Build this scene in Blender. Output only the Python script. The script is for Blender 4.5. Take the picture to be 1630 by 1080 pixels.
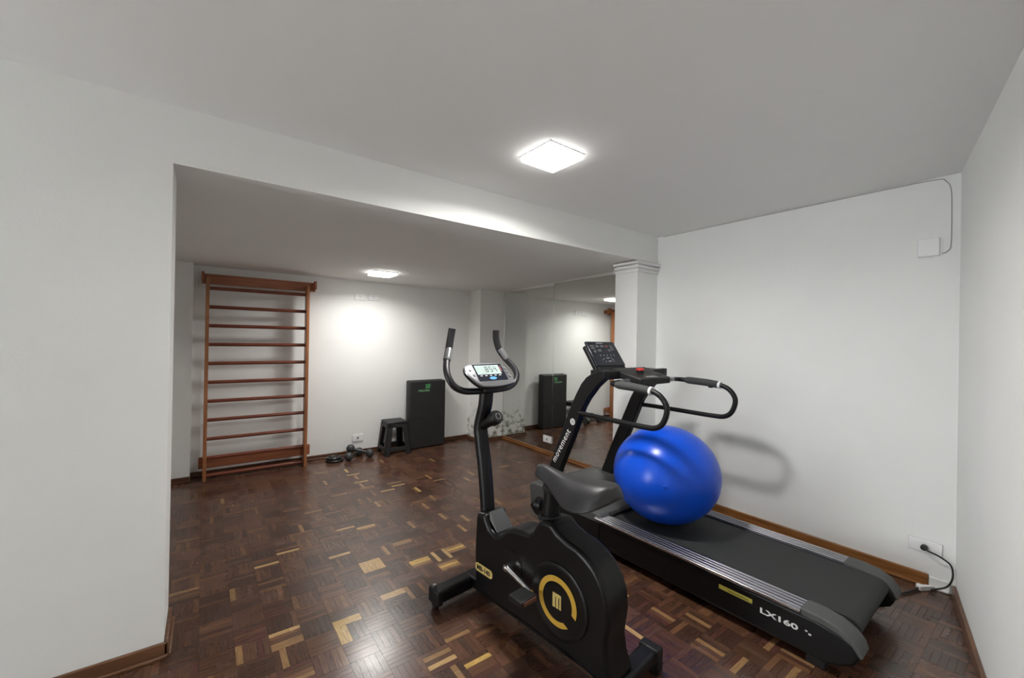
import bpy, bmesh, math, random
from mathutils import Vector, Matrix
from math import sin, cos, pi, radians

scene = bpy.context.scene
for o in list(bpy.data.objects):
    bpy.data.objects.remove(o)
COL = scene.collection

# ------------------------------------------------------------------ camera
# room axes: +X towards the treadmill wall, +Y towards the wall with the bars
FPX = 660.0
def cam_dir(px, py):
    return Vector((px - 815.0, -(py - 540.0), -FPX))
_X = cam_dir(1705, 557.5).normalized()
_Y = cam_dir(327, 533); _Y = (_Y - _X * _X.dot(_Y)).normalized()
_Z = _X.cross(_Y)
CAMROT = Matrix((_X, _Y, _Z))
CAMH = 1.5
camd = bpy.data.cameras.new('camera')
camd.sensor_fit = 'HORIZONTAL'; camd.sensor_width = 36.0
camd.lens = FPX / 1630.0 * 36.0
camd.clip_start = 0.02
cam = bpy.data.objects.new('camera', camd)
cam.matrix_world = Matrix.Translation((0, 0, CAMH)) @ CAMROT.to_4x4()
COL.objects.link(cam)
scene.camera = cam
def project(p):
    q = CAMROT.transposed() @ (Vector(p) - Vector((0, 0, CAMH)))
    return (815 - FPX * q.x / q.z, 540 + FPX * q.y / q.z, -q.z)

# ------------------------------------------------------------------ world, exposure
WORLD = 6.7
w = bpy.data.worlds.new('world'); scene.world = w
w.use_nodes = True
w.node_tree.nodes['Background'].inputs[0].default_value = (0.95, 0.98, 1.0, 1)   # added fill light, enters by the made-up opening in wall_rear

w.node_tree.nodes['Background'].inputs[1].default_value = WORLD
scene.view_settings.view_transform = 'Standard'
scene.view_settings.look = 'None'
scene.view_settings.gamma = 1.0
scene.view_settings.use_curve_mapping = False
scene.view_settings.exposure = 1.2
LAMP_WATT = 14.0            # main ceiling panel
LAMP_WATT_ALCOVE = 7.8     # alcove panel
LAMP_SPREAD, LAMP_SPREAD_ALCOVE = 164.0, 156.0   # beams of the panels, degrees

# ------------------------------------------------------------------ materials
MATS = {}
def new_mat(name):
    m = bpy.data.materials.new(name); m.use_nodes = True
    MATS[name] = m
    nt = m.node_tree
    return m, nt, nt.nodes['Principled BSDF']
def mat(name, col, rough=0.5, metal=0.0, noise=0.0, nscale=20.0, bump=0.0, bscale=200.0, spec=0.5, coat=0.0):
    m, nt, b = new_mat(name)
    b.inputs['Base Color'].default_value = (*col, 1)
    b.inputs['Roughness'].default_value = rough
    b.inputs['Metallic'].default_value = metal
    b.inputs['Specular IOR Level'].default_value = spec
    b.inputs['Coat Weight'].default_value = coat
    if noise or bump:
        tc = nt.nodes.new('ShaderNodeTexCoord')
    if noise:
        n = nt.nodes.new('ShaderNodeTexNoise'); n.inputs['Scale'].default_value = nscale
        n.inputs['Detail'].default_value = 5
        nt.links.new(tc.outputs['Object'], n.inputs['Vector'])
        mx = nt.nodes.new('ShaderNodeMix'); mx.data_type = 'RGBA'
        mx.inputs[6].default_value = (*[c * (1 - noise) for c in col], 1)
        mx.inputs[7].default_value = (*[min(1, c * (1 + noise)) for c in col], 1)
        nt.links.new(n.outputs['Fac'], mx.inputs[0])
        nt.links.new(mx.outputs[2], b.inputs['Base Color'])
    if bump:
        n2 = nt.nodes.new('ShaderNodeTexNoise'); n2.inputs['Scale'].default_value = bscale
        n2.inputs['Detail'].default_value = 3
        nt.links.new(tc.outputs['Object'], n2.inputs['Vector'])
        bp = nt.nodes.new('ShaderNodeBump'); bp.inputs['Strength'].default_value = bump
        bp.inputs['Distance'].default_value = 0.002
        nt.links.new(n2.outputs['Fac'], bp.inputs['Height'])
        nt.links.new(bp.outputs['Normal'], b.inputs['Normal'])
    return m

def wood_mat(name, c1, c2, rough=0.4, axis='X', scale=6.0, spec=0.5):
    m, nt, b = new_mat(name)
    tc = nt.nodes.new('ShaderNodeTexCoord')
    mp = nt.nodes.new('ShaderNodeMapping')
    s = {'X': (scale * .08, scale, scale), 'Y': (scale, scale * .08, scale), 'Z': (scale, scale, scale * .08)}[axis]
    mp.inputs['Scale'].default_value = s
    n = nt.nodes.new('ShaderNodeTexNoise'); n.inputs['Scale'].default_value = 8; n.inputs['Detail'].default_value = 6
    nt.links.new(tc.outputs['Object'], mp.inputs['Vector']); nt.links.new(mp.outputs['Vector'], n.inputs['Vector'])
    r = nt.nodes.new('ShaderNodeValToRGB')
    r.color_ramp.elements[0].position = .3; r.color_ramp.elements[0].color = (*c1, 1)
    r.color_ramp.elements[1].position = .7; r.color_ramp.elements[1].color = (*c2, 1)
    nt.links.new(n.outputs['Fac'], r.inputs['Fac']); nt.links.new(r.outputs['Color'], b.inputs['Base Color'])
    b.inputs['Roughness'].default_value = rough
    b.inputs['Specular IOR Level'].default_value = spec
    return m

mat('wall_paint', (0.875, 0.88, 0.86), .75, noise=.03, nscale=2.5, bump=.25, bscale=90, spec=.3)
mat('ceiling_paint', (0.88, 0.88, 0.862), .85, noise=.025, nscale=1.8, bump=.2, bscale=120, spec=.2)
mat('black_paint', (0.0045, 0.0045, 0.005), .38, bump=.1, bscale=700, spec=.3)
mat('black_shell', (0.005, 0.005, 0.0055), .33, bump=.06, bscale=900, spec=.3)
mat('black_plastic', (0.009, 0.009, 0.0095), .45, bump=.15, bscale=600, spec=.3)
mat('upright_paint', (0.007, 0.007, 0.0075), .42, bump=.1, bscale=700, spec=.3)
mat('hood_plastic', (0.06, 0.063, 0.063), .5, bump=.15, bscale=500)
mat('rubber_grey', (0.085, 0.088, 0.086), .75, bump=.5, bscale=350)
mat('belt_rubber', (0.022, 0.024, 0.023), .7, noise=.25, nscale=60, bump=.6, bscale=500)
mat('seat_vinyl', (0.020, 0.0195, 0.0215), .40, bump=.35, bscale=450)
mat('foam_grip', (0.045, 0.047, 0.047), .8, bump=.4, bscale=400)
mat('handle_foam', (0.013, 0.012, 0.014), .42, bump=.25, bscale=500)
mat('aluminium', (0.42, 0.42, 0.45), .34, 1.0, bump=.08, bscale=300)
mat('dark_rib', (0.07, 0.07, 0.08), .4, .8)
mat('chrome', (0.75, 0.75, 0.77), .16, 1.0)
mat('silver_plastic', (0.30, 0.30, 0.31), .30, .7)
mat('white_print', (0.75, 0.75, 0.75), .5)
mat('white_ring', (0.80, 0.80, 0.80), .5)
mat('white_plastic', (0.90, 0.90, 0.90), .35)
mat('outline_shade_grey', (0.60, 0.60, 0.60), .6)  # shade tone for the rims drawn around the wall plates
mat('white_metal', (0.75, 0.75, 0.75), .45)
mat('yellow_print', (0.55, 0.33, 0.04), .45)
mat('label_yellow', (0.62, 0.47, 0.16), .45)
mat('sticker_yellow', (0.42, 0.36, 0.06), .5)
mat('black_print', (0.008, 0.008, 0.008), .5)
mat('red_plastic', (0.5, 0.035, 0.03), .4)
mat('amber_reflector', (0.20, 0.085, 0.055), .3)
mat('mark_grey', (0.16, 0.16, 0.16), .5)
mat('mark_light', (0.5, 0.5, 0.5), .5)
mat('mark_red', (0.20, 0.05, 0.045), .5)
mat('mark_green', (0.10, 0.42, 0.14), .6)
mat('mark_pale_green', (0.20, 0.48, 0.24), .6)
mat('lcd', (0.35, 0.43, 0.41), .25)
mat('lcd_ink', (0.02, 0.025, 0.03), .4)
mat('panel_navy', (0.008, 0.010, 0.018), .22)
mat('blue_badge', (0.10, 0.30, 0.62), .3)
mat('mat_vinyl', (0.020, 0.0205, 0.0205), .55, noise=.12, nscale=9, bump=.5, bscale=60)
mat('stool_plastic', (0.015, 0.0155, 0.0155), .5, bump=.2, bscale=300)
mat('dumbbell_vinyl', (0.045, 0.05, 0.05), .42, bump=.15, bscale=200)
mat('iron_black', (0.012, 0.012, 0.013), .4, bump=.25, bscale=200)
mat('cable_black', (0.01, 0.01, 0.01), .5)
mat('cable_grey', (0.36, 0.36, 0.34), .6)
mat('groove', (0.012, 0.007, 0.005), .6)
wood_mat('bars_wood', (0.26, 0.090, 0.032), (0.46, 0.19, 0.072), .38, 'Z')
wood_mat('bars_board', (0.25, 0.076, 0.030), (0.38, 0.135, 0.056), .4, 'X')
wood_mat('rung_wood', (0.145, 0.034, 0.016), (0.23, 0.062, 0.030), .35, 'X')
wood_mat('base_dark', (0.06, 0.022, 0.010), (0.13, 0.05, 0.02), .35, 'X')
wood_mat('base_dark_y', (0.06, 0.022, 0.010), (0.13, 0.05, 0.02), .35, 'Y')
wood_mat('base_amber', (0.17, 0.062, 0.016), (0.36, 0.155, 0.045), .35, 'Y')
wood_mat('base_mid', (0.085, 0.036, 0.017), (0.19, 0.088, 0.040), .35, 'X')

# blue ball vinyl
mat('ball_vinyl', (0.005, 0.075, 0.60), .28, bump=.05, bscale=500, spec=.35)

# mirror
m, nt, b = new_mat('mirror_silver')
b.inputs['Base Color'].default_value = (0.80, 0.82, 0.80, 1); b.inputs['Metallic'].default_value = 1
b.inputs['Roughness'].default_value = 0.012

# emissive diffusers
for nm, st in (('diffuser_main', 8.0), ('diffuser_edge', 4.5)):
    m, nt, b = new_mat(nm)
    b.inputs['Base Color'].default_value = (.8, .8, .8, 1)
    b.inputs['Emission Color'].default_value = (1, 0.985, 0.95, 1)
    b.inputs['Emission Strength'].default_value = st

# damp, mouldy plaster for the corner pier (flaking low down, irregular blotches)
m, nt, b = new_mat('damp_plaster')
tc = nt.nodes.new('ShaderNodeTexCoord')
n1 = nt.nodes.new('ShaderNodeTexNoise'); n1.inputs['Scale'].default_value = 12; n1.inputs['Detail'].default_value = 8
n1.inputs['Roughness'].default_value = .7
nt.links.new(tc.outputs['Object'], n1.inputs['Vector'])
sx = nt.nodes.new('ShaderNodeSeparateXYZ'); nt.links.new(tc.outputs['Object'], sx.inputs[0])
mr = nt.nodes.new('ShaderNodeMapRange')
mr.inputs[1].default_value = 0.05; mr.inputs[2].default_value = 0.85; mr.inputs[3].default_value = 0.10; mr.inputs[4].default_value = -0.16
nt.links.new(sx.outputs['Z'], mr.inputs[0])
ad = nt.nodes.new('ShaderNodeMath'); ad.operation = 'ADD'
nt.links.new(n1.outputs['Fac'], ad.inputs[0]); nt.links.new(mr.outputs[0], ad.inputs[1])
rp = nt.nodes.new('ShaderNodeValToRGB')
rp.color_ramp.elements[0].position = .54; rp.color_ramp.elements[0].color = (0.875, 0.88, 0.86, 1)
rp.color_ramp.elements[1].position = .70; rp.color_ramp.elements[1].color = (0.17, 0.17, 0.12, 1)
e = rp.color_ramp.elements.new(.60); e.color = (0.50, 0.51, 0.45, 1)
nt.links.new(ad.outputs[0], rp.inputs['Fac']); nt.links.new(rp.outputs['Color'], b.inputs['Base Color'])
b.inputs['Roughness'].default_value = .8

# parquet: tone comes from a per-strip attribute, grain follows the strip direction
m, nt, b = new_mat('parquet')
at = nt.nodes.new('ShaderNodeAttribute'); at.attribute_name = 'tone'
ad_ = nt.nodes.new('ShaderNodeAttribute'); ad_.attribute_name = 'lengthwise_y'
geo = nt.nodes.new('ShaderNodeNewGeometry')
def _grain(sc):
    mp = nt.nodes.new('ShaderNodeMapping'); mp.inputs['Scale'].default_value = sc
    nt.links.new(geo.outputs['Position'], mp.inputs['Vector'])
    n = nt.nodes.new('ShaderNodeTexNoise'); n.inputs['Scale'].default_value = 1.0; n.inputs['Detail'].default_value = 5
    nt.links.new(mp.outputs['Vector'], n.inputs['Vector']); return n
gx, gy = _grain((14, 170, 1)), _grain((170, 14, 1))
mg = nt.nodes.new('ShaderNodeMix'); mg.data_type = 'FLOAT'
nt.links.new(ad_.outputs['Fac'], mg.inputs[0]); nt.links.new(gx.outputs['Fac'], mg.inputs[2]); nt.links.new(gy.outputs['Fac'], mg.inputs[3])
mrr = nt.nodes.new('ShaderNodeMapRange'); mrr.inputs[1].default_value = .25; mrr.inputs[2].default_value = .75
mrr.inputs[3].default_value = .62; mrr.inputs[4].default_value = 1.38
nt.links.new(mg.outputs[0], mrr.inputs[0])
vm = nt.nodes.new('ShaderNodeVectorMath'); vm.operation = 'SCALE'
nt.links.new(at.outputs['Color'], vm.inputs[0]); nt.links.new(mrr.outputs[0], vm.inputs['Scale'])
nt.links.new(vm.outputs['Vector'], b.inputs['Base Color'])
wn = nt.nodes.new('ShaderNodeTexNoise'); wn.inputs['Scale'].default_value = 3.0; wn.inputs['Detail'].default_value = 4
nt.links.new(geo.outputs['Position'], wn.inputs['Vector'])
wr = nt.nodes.new('ShaderNodeMapRange'); wr.inputs[1].default_value = .3; wr.inputs[2].default_value = .7
wr.inputs[3].default_value = .20; wr.inputs[4].default_value = .32
nt.links.new(wn.outputs['Fac'], wr.inputs[0]); nt.links.new(wr.outputs[0], b.inputs['Roughness'])
b.inputs['Specular IOR Level'].default_value = .8
bp = nt.nodes.new('ShaderNodeBump'); bp.inputs['Strength'].default_value = .12; bp.inputs['Distance'].default_value = .001
nt.links.new(mg.outputs[0], bp.inputs['Height']); nt.links.new(bp.outputs['Normal'], b.inputs['Normal'])

# ------------------------------------------------------------------ mesh helpers
def smooth_path(pts, n=8, closed=False):
    P = [Vector(p) for p in pts]; out = []
    N = len(P)
    for i in range(N if closed else N - 1):
        p0 = P[(i - 1) % N] if (closed or i > 0) else P[0] * 2 - P[1]
        p1 = P[i]; p2 = P[(i + 1) % N]
        p3 = P[(i + 2) % N] if (closed or i + 2 < N) else P[N - 1] * 2 - P[N - 2]
        for k in range(n):
            t = k / n
            out.append(.5 * ((2 * p1) + (p2 - p0) * t + (2 * p0 - 5 * p1 + 4 * p2 - p3) * t * t + (3 * p1 - p0 - 3 * p2 + p3) * t ** 3))
    if not closed: out.append(P[-1])
    return out

class MB:
    def __init__(self):
        self.v = []; self.f = []
    def add(self, vs, fs):
        o = len(self.v); self.v += [tuple(x) for x in vs]; self.f += [tuple(i + o for i in f) for f in fs]; return self
    def box(self, x0, x1, y0, y1, z0, z1):
        return self.add([(x0, y0, z0), (x1, y0, z0), (x1, y1, z0), (x0, y1, z0), (x0, y0, z1), (x1, y0, z1), (x1, y1, z1), (x0, y1, z1)],
                        [(0, 3, 2, 1), (4, 5, 6, 7), (0, 1, 5, 4), (1, 2, 6, 5), (2, 3, 7, 6), (3, 0, 4, 7)])
    def hexa(self, bot, top):
        return self.add(list(bot) + list(top), [(0, 3, 2, 1), (4, 5, 6, 7), (0, 1, 5, 4), (1, 2, 6, 5), (2, 3, 7, 6), (3, 0, 4, 7)])
    def tube(self, pts, r, n=14, caps=True, flat=None):
        P = [Vector(p) for p in pts]
        rs = r if isinstance(r, (list, tuple)) else [r] * len(P)
        T = []
        for i in range(len(P)):
            a = P[max(0, i - 1)]; c = P[min(len(P) - 1, i + 1)]
            T.append((c - a).normalized())
        up = Vector((0, 0, 1)) if abs(T[0].z) < .9 else Vector((1, 0, 0))
        N = (up - T[0] * up.dot(T[0])).normalized()
        vs = []; fs = []
        for i, p in enumerate(P):
            if i:
                N = (N - T[i] * N.dot(T[i])).normalized()
            B = T[i].cross(N)
            for k in range(n):
                a = 2 * pi * k / n
                vs.append(p + (N * cos(a) + B * sin(a)) * rs[i])
        for i in range(len(P) - 1):
            for k in range(n):
                fs.append((i * n + k, i * n + (k + 1) % n, (i + 1) * n + (k + 1) % n, (i + 1) * n + k))
        if caps:
            fs.append(tuple(reversed(range(n)))); fs.append(tuple((len(P) - 1) * n + k for k in range(n)))
        return self.add(vs, fs)
    def lathe(self, prof, axis='Z', c=(0, 0, 0), n=32):
        vs = []; fs = []
        for r, h in prof:
            for k in range(n):
                a = 2 * pi * k / n
                q = {'Z': (r * cos(a), r * sin(a), h), 'X': (h, r * cos(a), r * sin(a)), 'Y': (r * sin(a), h, r * cos(a))}[axis]
                vs.append((q[0] + c[0], q[1] + c[1], q[2] + c[2]))
        m_ = len(prof)
        for i in range(m_ - 1):
            for k in range(n):
                fs.append((i * n + k, i * n + (k + 1) % n, (i + 1) * n + (k + 1) % n, (i + 1) * n + k))
        fs.append(tuple(reversed(range(n)))); fs.append(tuple((m_ - 1) * n + k for k in range(n)))
        return self.add(vs, fs)
    def prism(self, poly, a0, a1, plane='YZ'):
        n = len(poly)
        def pt(u, v, a):
            return {'YZ': (a, u, v), 'XY': (u, v, a), 'XZ': (u, a, v)}[plane]
        vs = [pt(u, v, a0) for u, v in poly] + [pt(u, v, a1) for u, v in poly]
        fs = [tuple(range(n)), tuple(reversed(range(n, 2 * n)))]
        for i in range(n):
            j = (i + 1) % n
            fs.append((i, i + n, j + n, j))
        return self.add(vs, fs)
    def mesh(self, name, material, smooth=False):
        me = bpy.data.meshes.new(name)
        me.from_pydata(self.v, [], self.f); me.update()
        bm = bmesh.new(); bm.from_mesh(me)
        bmesh.ops.recalc_face_normals(bm, faces=bm.faces[:]); bm.to_mesh(me); bm.free()
        me.materials.append(MATS[material])
        if smooth:
            for p in me.polygons: p.use_smooth = True
            try: me.set_sharp_from_angle(angle=radians(42))
            except Exception: pass
        return me
    def build(self, name, material, parent=None, smooth=False, bevel=0, seg=2, loc=None, rot=None, subdiv=0):
        me = self.mesh(name, material, smooth or bevel > 0)
        o = bpy.data.objects.new(name, me); COL.objects.link(o)
        if parent: o.parent = parent
        if loc: o.location = loc
        if rot: o.rotation_euler = rot
        if bevel:
            md = o.modifiers.new('bevel', 'BEVEL'); md.width = bevel; md.segments = seg
            md.limit_method = 'ANGLE'; md.angle_limit = radians(35)
        if subdiv:
            md = o.modifiers.new('subdiv', 'SUBSURF'); md.levels = subdiv; md.render_levels = subdiv
        return o

def empty(name, loc=(0, 0, 0), rz=0):
    o = bpy.data.objects.new(name, None); COL.objects.link(o)
    o.location = loc; o.rotation_euler = (0, 0, rz); o.empty_display_size = .1
    return o
def tag(o, label, cat, group=None):
    o['label'] = label; o['category'] = cat
    if group: o['group'] = group
    return o
def struct(o, label=None):
    o['kind'] = 'structure'
    if label: o['label'] = label
    return o
def text(name, s, size, material, parent, origin, xd, yd, depth=.0015, spacing=1.0, offset=0.0, shear=0.0, stretch=1.0):
    cu = bpy.data.curves.new(name, 'FONT'); cu.body = s; cu.size = size; cu.extrude = depth
    cu.space_character = spacing; cu.offset = offset; cu.shear = shear; cu.resolution_u = 3
    t = bpy.data.objects.new(name + '_tmp', cu); COL.objects.link(t)
    dg = bpy.context.evaluated_depsgraph_get()
    me = bpy.data.meshes.new_from_object(t.evaluated_get(dg))
    bpy.data.objects.remove(t); bpy.data.curves.remove(cu)
    me.name = name
    me.materials.clear(); me.materials.append(MATS[material])
    xd = Vector(xd).normalized(); yd = Vector(yd).normalized(); zd = xd.cross(yd)
    M = Matrix((xd * stretch, yd, zd)).transposed().to_4x4(); M.translation = Vector(origin)
    me.transform(M)
    o = bpy.data.objects.new(name, me); COL.objects.link(o)
    if parent: o.parent = parent
    return o

# ------------------------------------------------------------------ room dimensions
XR = 3.673        # treadmill wall / mirror wall
YP = 2.50         # partition and header face
PT = 0.30         # partition thickness
YB = 5.47         # back wall
ZC = 2.565        # main ceiling
ZH = 2.297        # underside of the header
ZA = 2.227        # alcove ceiling at the back wall
XL = -0.13        # end of the partition
OPY0, OPY1 = 1.30, 2.46   # made-up opening in the unseen end wall, added to let in fill light
XW = -5.0         # closing wall behind the view
CORN = Vector((3.673, 0.405, 0)); RD = Vector((-0.9, -0.195, 0)).normalized()   # slanted right wall
RN = Vector((-RD.y, RD.x, 0))            # candidate normal
if RN.y < 0: RN = -RN

# ---- floor (slab, then parquet strips)
floor = MB().box(XW, XR, -2.0, YB, -.06, -.004).build('floor', 'groove')
struct(floor, 'dark brown mosaic parquet floor with a few pale strips')

S = 0.14; NF = 5
DARK = [(0.075, 0.034, 0.019), (0.092, 0.042, 0.024), (0.058, 0.027, 0.017), (0.108, 0.050, 0.028),
        (0.084, 0.034, 0.024), (0.066, 0.032, 0.022), (0.118, 0.054, 0.030), (0.098, 0.048, 0.030)]
TONES = DARK + [(0.15, 0.072, 0.035), (0.26, 0.145, 0.065), (0.46, 0.29, 0.125), (0.50, 0.315, 0.095)]
T_MID2, T_MID, T_LIGHT, T_GOLD = 8, 9, 10, 11
KNOWN = "-1,21,4,m 1,16,0,m 1,20,0,m 1,32,0,m 2,14,1,m 2,15,1,m 2,16,0,m 2,16,1,m 2,16,4,l 2,22,1,l 3,23,0,l 4,15,1,g 4,15,0,g 4,16,0,g 4,16,1,g 4,25,2,m 5,21,1,l 6,11,3,m 6,12,1,l 6,12,3,m 6,16,3,l 6,16,4,l 6,19,0,l 6,19,1,l 6,19,2,l 6,19,3,l 6,19,4,l 6,24,0,l 7,11,3,g 7,16,0,m 7,20,2,m 7,23,2,m 7,23,3,l 7,29,2,m 7,32,1,m 8,18,2,g 8,18,3,g 8,18,1,m 8,20,4,m 9,17,1,m 9,17,2,g 9,17,3,m 9,18,1,l 9,18,4,l 9,26,0,m 9,29,4,m 9,30,1,m 9,31,1,l 9,32,2,m 9,33,1,l 9,34,1,l 10,18,2,m 10,18,3,g 10,18,4,m 10,28,2,l 11,20,4,m 11,24,2,m 11,29,0,l 12,9,4,l 12,21,3,m 12,25,2,m 12,27,1,l 14,6,2,m 14,7,2,m 14,9,3,m 14,11,2,m 14,28,2,m 14,29,0,m 15,8,2,m 16,5,2,m 16,6,1,m 16,27,1,m 17,28,1,m 19,33,0,m"
known = {}
for q in KNOWN.split():
    a_, b_, c_, d_ = q.split(','); known[(int(a_), int(b_), int(c_))] = {'m': T_MID, 'l': T_LIGHT, 'g': T_GOLD}[d_]
rnd = random.Random(11)
strips = []
for i in range(int(math.floor(XW / S)), int(XR / S) + 1):
    for j in range(int(math.floor(-1.9 / S)), int(YB / S) + 1):
        cx, cy = (i + .5) * S, (j + .5) * S
        if (Vector((cx, cy, 0)) - CORN).dot(RN) < -.12: continue
        if cx < XL - .45 and cy > YP + .25: continue
        base = rnd.choice(range(8)); along_x = (i + j) % 2 == 0
        for k in range(NF):
            r = rnd.random()
            t = base if r < .62 else rnd.choice(range(8))
            if r > .95: t = T_MID2
            if r > .994: t = T_MID
            t = known.get((i, j, k), t)
            if along_x: c = (cx, j * S + (k + .5) * S / NF)
            else: c = (i * S + (k + .5) * S / NF, cy)
            strips.append((c[0], c[1], along_x, t, rnd.uniform(-.0003, .0003)))
G = .0005
def strip_geo(c, along_x, z):
    hx, hy = (S / 2 - G, S / NF / 2 - G) if along_x else (S / NF / 2 - G, S / 2 - G)
    x0, x1, y0, y1 = c[0] - hx, c[0] + hx, c[1] - hy, c[1] + hy
    vs = [(x0, y0, -.004), (x1, y0, -.004), (x1, y1, -.004), (x0, y1, -.004), (x0, y0, z), (x1, y0, z), (x1, y1, z), (x0, y1, z)]
    return vs, [(4, 5, 6, 7), (0, 1, 5, 4), (1, 2, 6, 5), (2, 3, 7, 6), (3, 0, 4, 7)]
def set_attrs(me, tones, dirs):
    a = me.attributes.new('tone', 'FLOAT_COLOR', 'FACE')
    a.data.foreach_set('color', [x for t in tones for x in (*TONES[t], 1.0)])
    d = me.attributes.new('lengthwise_y', 'FLOAT', 'FACE'); d.data.foreach_set('value', dirs)
def shown(s):
    x, y = s[0], s[1]
    if (Vector((x, y, 0)) - CORN).dot(RN) < .03 or x > XR - .03: return -1
    if 2.22 < x < 3.2 and .4 < y < 2.85: return -1         # under the treadmill
    if 1.15 < x < 1.62 and 1.05 < y < 2.1: return -1        # under the bike
    if x < XL + .02 and y > YP - .02: return -1
    u, v, d = project((x, y, 0))
    if d < .2 or not (8 < u < 1622 and v < 1072): return -1
    return 1 / (d ** 3)
order = sorted(range(len(strips)), key=lambda q: -shown(strips[q]))
single = [q for q in order[:300] if shown(strips[q]) > 0]
sset = set(single)
cache = {}
for q in single:
    x, y, ax, t, dz = strips[q]
    if (ax, t) not in cache:
        vs, fs = strip_geo((0, 0), ax, 0.0)
        me = bpy.data.meshes.new('parquet_strip'); me.from_pydata(vs, [], fs); me.update()
        me.materials.append(MATS['parquet']); set_attrs(me, [t] * 5, [0.0 if ax else 1.0] * 5); cache[(ax, t)] = me
    o = bpy.data.objects.new('parquet_strip', cache[(ax, t)]); COL.objects.link(o)
    o.parent = floor; o.location = (x, y, dz)
V = []; Fc = []; TT = []; DD = []
for q, (x, y, ax, t, dz) in enumerate(strips):
    if q in sset: continue
    vs, fs = strip_geo((x, y), ax, dz); o_ = len(V); V += vs; Fc += [tuple(i + o_ for i in f) for f in fs]
    TT += [t] * 5; DD += [0.0 if ax else 1.0] * 5
me = bpy.data.meshes.new('parquet_field'); me.from_pydata(V, [], Fc); me.update()
me.materials.append(MATS['parquet']); set_attrs(me, TT, DD)
fld = bpy.data.objects.new('parquet_field', me); COL.objects.link(fld); fld.parent = floor; fld['kind'] = 'stuff'

# ---- walls, ceilings
struct(MB().box(XW - .15, XL, YP, YP + PT, -.06, ZC + .1).build('wall_left', 'wall_paint'), 'off-white partition wall ending in a free edge beside the alcove')
struct(MB().box(XL, XR, YP, YP + PT, ZH, ZC + .1).build('wall_header', 'wall_paint'), 'off-white header wall above the wide alcove opening')
struct(MB().box(XR, XR + .15, .2, YB + .15, -.06, ZC + .1).build('wall_right', 'wall_paint'), 'off-white wall behind the treadmill and the mirrors')
struct(MB().box(XL - .6, XR, YB, YB + .15, -.06, ZA + .2).build('wall_back', 'wall_paint'), 'off-white back wall of the alcove behind the wall bars')
struct(MB().box(XL - .6, XL - .45, YP + PT, YB, -.06, ZH + .1).build('wall_alcove', 'wall_paint'))
struct(MB().box(XL - .45, -.10, 5.33, YB, -.004, ZA + .05).build('wall_pilaster', 'wall_paint'), 'shallow off-white pilaster in the corner beside the wall bars')
mbx = MB()
a0 = CORN - RD * .15; a1 = CORN + RD * 9.2
mbx.hexa([a0 + Vector((0, 0, -.06)), a1 + Vector((0, 0, -.06)), a1 - RN * .15 + Vector((0, 0, -.06)), a0 - RN * .15 + Vector((0, 0, -.06))],
         [a0 + Vector((0, 0, ZC + .1)), a1 + Vector((0, 0, ZC + .1)), a1 - RN * .15 + Vector((0, 0, ZC + .1)), a0 - RN * .15 + Vector((0, 0, ZC + .1))])
struct(mbx.build('wall_front', 'wall_paint'), 'off-white slanted wall at the right edge of the room')
struct(MB().box(XW - .15, XW, -2.0, YP, 2.32, ZC + .1).box(XW - .15, XW, -2.0, OPY0, -.06, 2.32).box(XW - .15, XW, OPY1, YP, -.06, 2.32).build('wall_rear', 'wall_paint'))  # unseen end wall; its opening is added to admit the world fill
struct(MB().box(XW, XR, -2.0, YP, ZC, ZC + .1).build('ceiling', 'ceiling_paint'), 'off-white main ceiling')
struct(MB().hexa([(XL - .45, YP + PT, ZH), (XR, YP + PT, ZH), (XR, YB, ZA), (XL - .45, YB, ZA)],
                 [(XL - .45, YP + PT, ZH + .1), (XR, YP + PT, ZH + .1), (XR, YB, ZA + .1), (XL - .45, YB, ZA + .1)]).build('ceiling_alcove', 'ceiling_paint'), 'lower off-white ceiling of the alcove')
# column with stepped capital
colm = MB().box(3.352, XR, YP + .001, 2.77, -.004, 2.19).build('wall_column', 'wall_paint')
struct(colm, 'off-white square column with a stepped capital beside the mirror')
for k in range(3):
    e_ = .014 + .012 * k; z0 = 2.185 + .037 * k
    MB().box(3.352 - e_, XR, YP + .001 - e_, 2.77, z0, z0 + .026).build('capital_step', 'wall_paint', colm, bevel=.004)
MB().box(3.352, XR, YP + .001, 2.77, 2.19, 2.292).build('capital_core', 'wall_paint', colm)
# pier in the far corner, damp at the foot
struct(MB().box(3.235, XR, 5.15, YB, -.004, ZA + .03).build('wall_pier', 'damp_plaster'), 'corner pier with flaking mouldy plaster near the floor')

# ---- baseboards
def base_x(name, x0, x1, y, dirn, m, hh=.07, th=.016):
    o = MB().box(x0, x1, min(y, y + dirn * th), max(y, y + dirn * th), 0, hh).build(name, m, bevel=.005)
    MB().box(x0, x1, min(y, y + dirn * (th + .012)), max(y, y + dirn * (th + .012)), 0, .018).build('shoe_moulding', m, o, bevel=.006)
    return struct(o)
def base_y(name, y0, y1, x, dirn, m, hh=.07, th=.016):
    o = MB().box(min(x, x + dirn * th), max(x, x + dirn * th), y0, y1, 0, hh).build(name, m, bevel=.005)
    MB().box(min(x, x + dirn * (th + .012)), max(x, x + dirn * (th + .012)), y0, y1, 0, .018).build('shoe_moulding', m, o, bevel=.006)
    return struct(o)
base_x('baseboard_left', XW, XL + .016, YP, -1, 'base_mid')
base_y('baseboard_partition_end', YP - .016, YP + PT, XL, 1, 'base_mid')
base_x('baseboard_back', -.10, 3.235, YB, -1, 'base_dark', .055)
base_x('baseboard_pilaster', XL - .44, -.10, 5.33, -1, 'base_dark', .055)
base_y('baseboard_pier_side', 5.134, YB - .016, 3.235, -1, 'base_dark_y', .045)
base_x('baseboard_pier', 3.235, XR, 5.15, -1, 'base_dark', .045)
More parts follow.
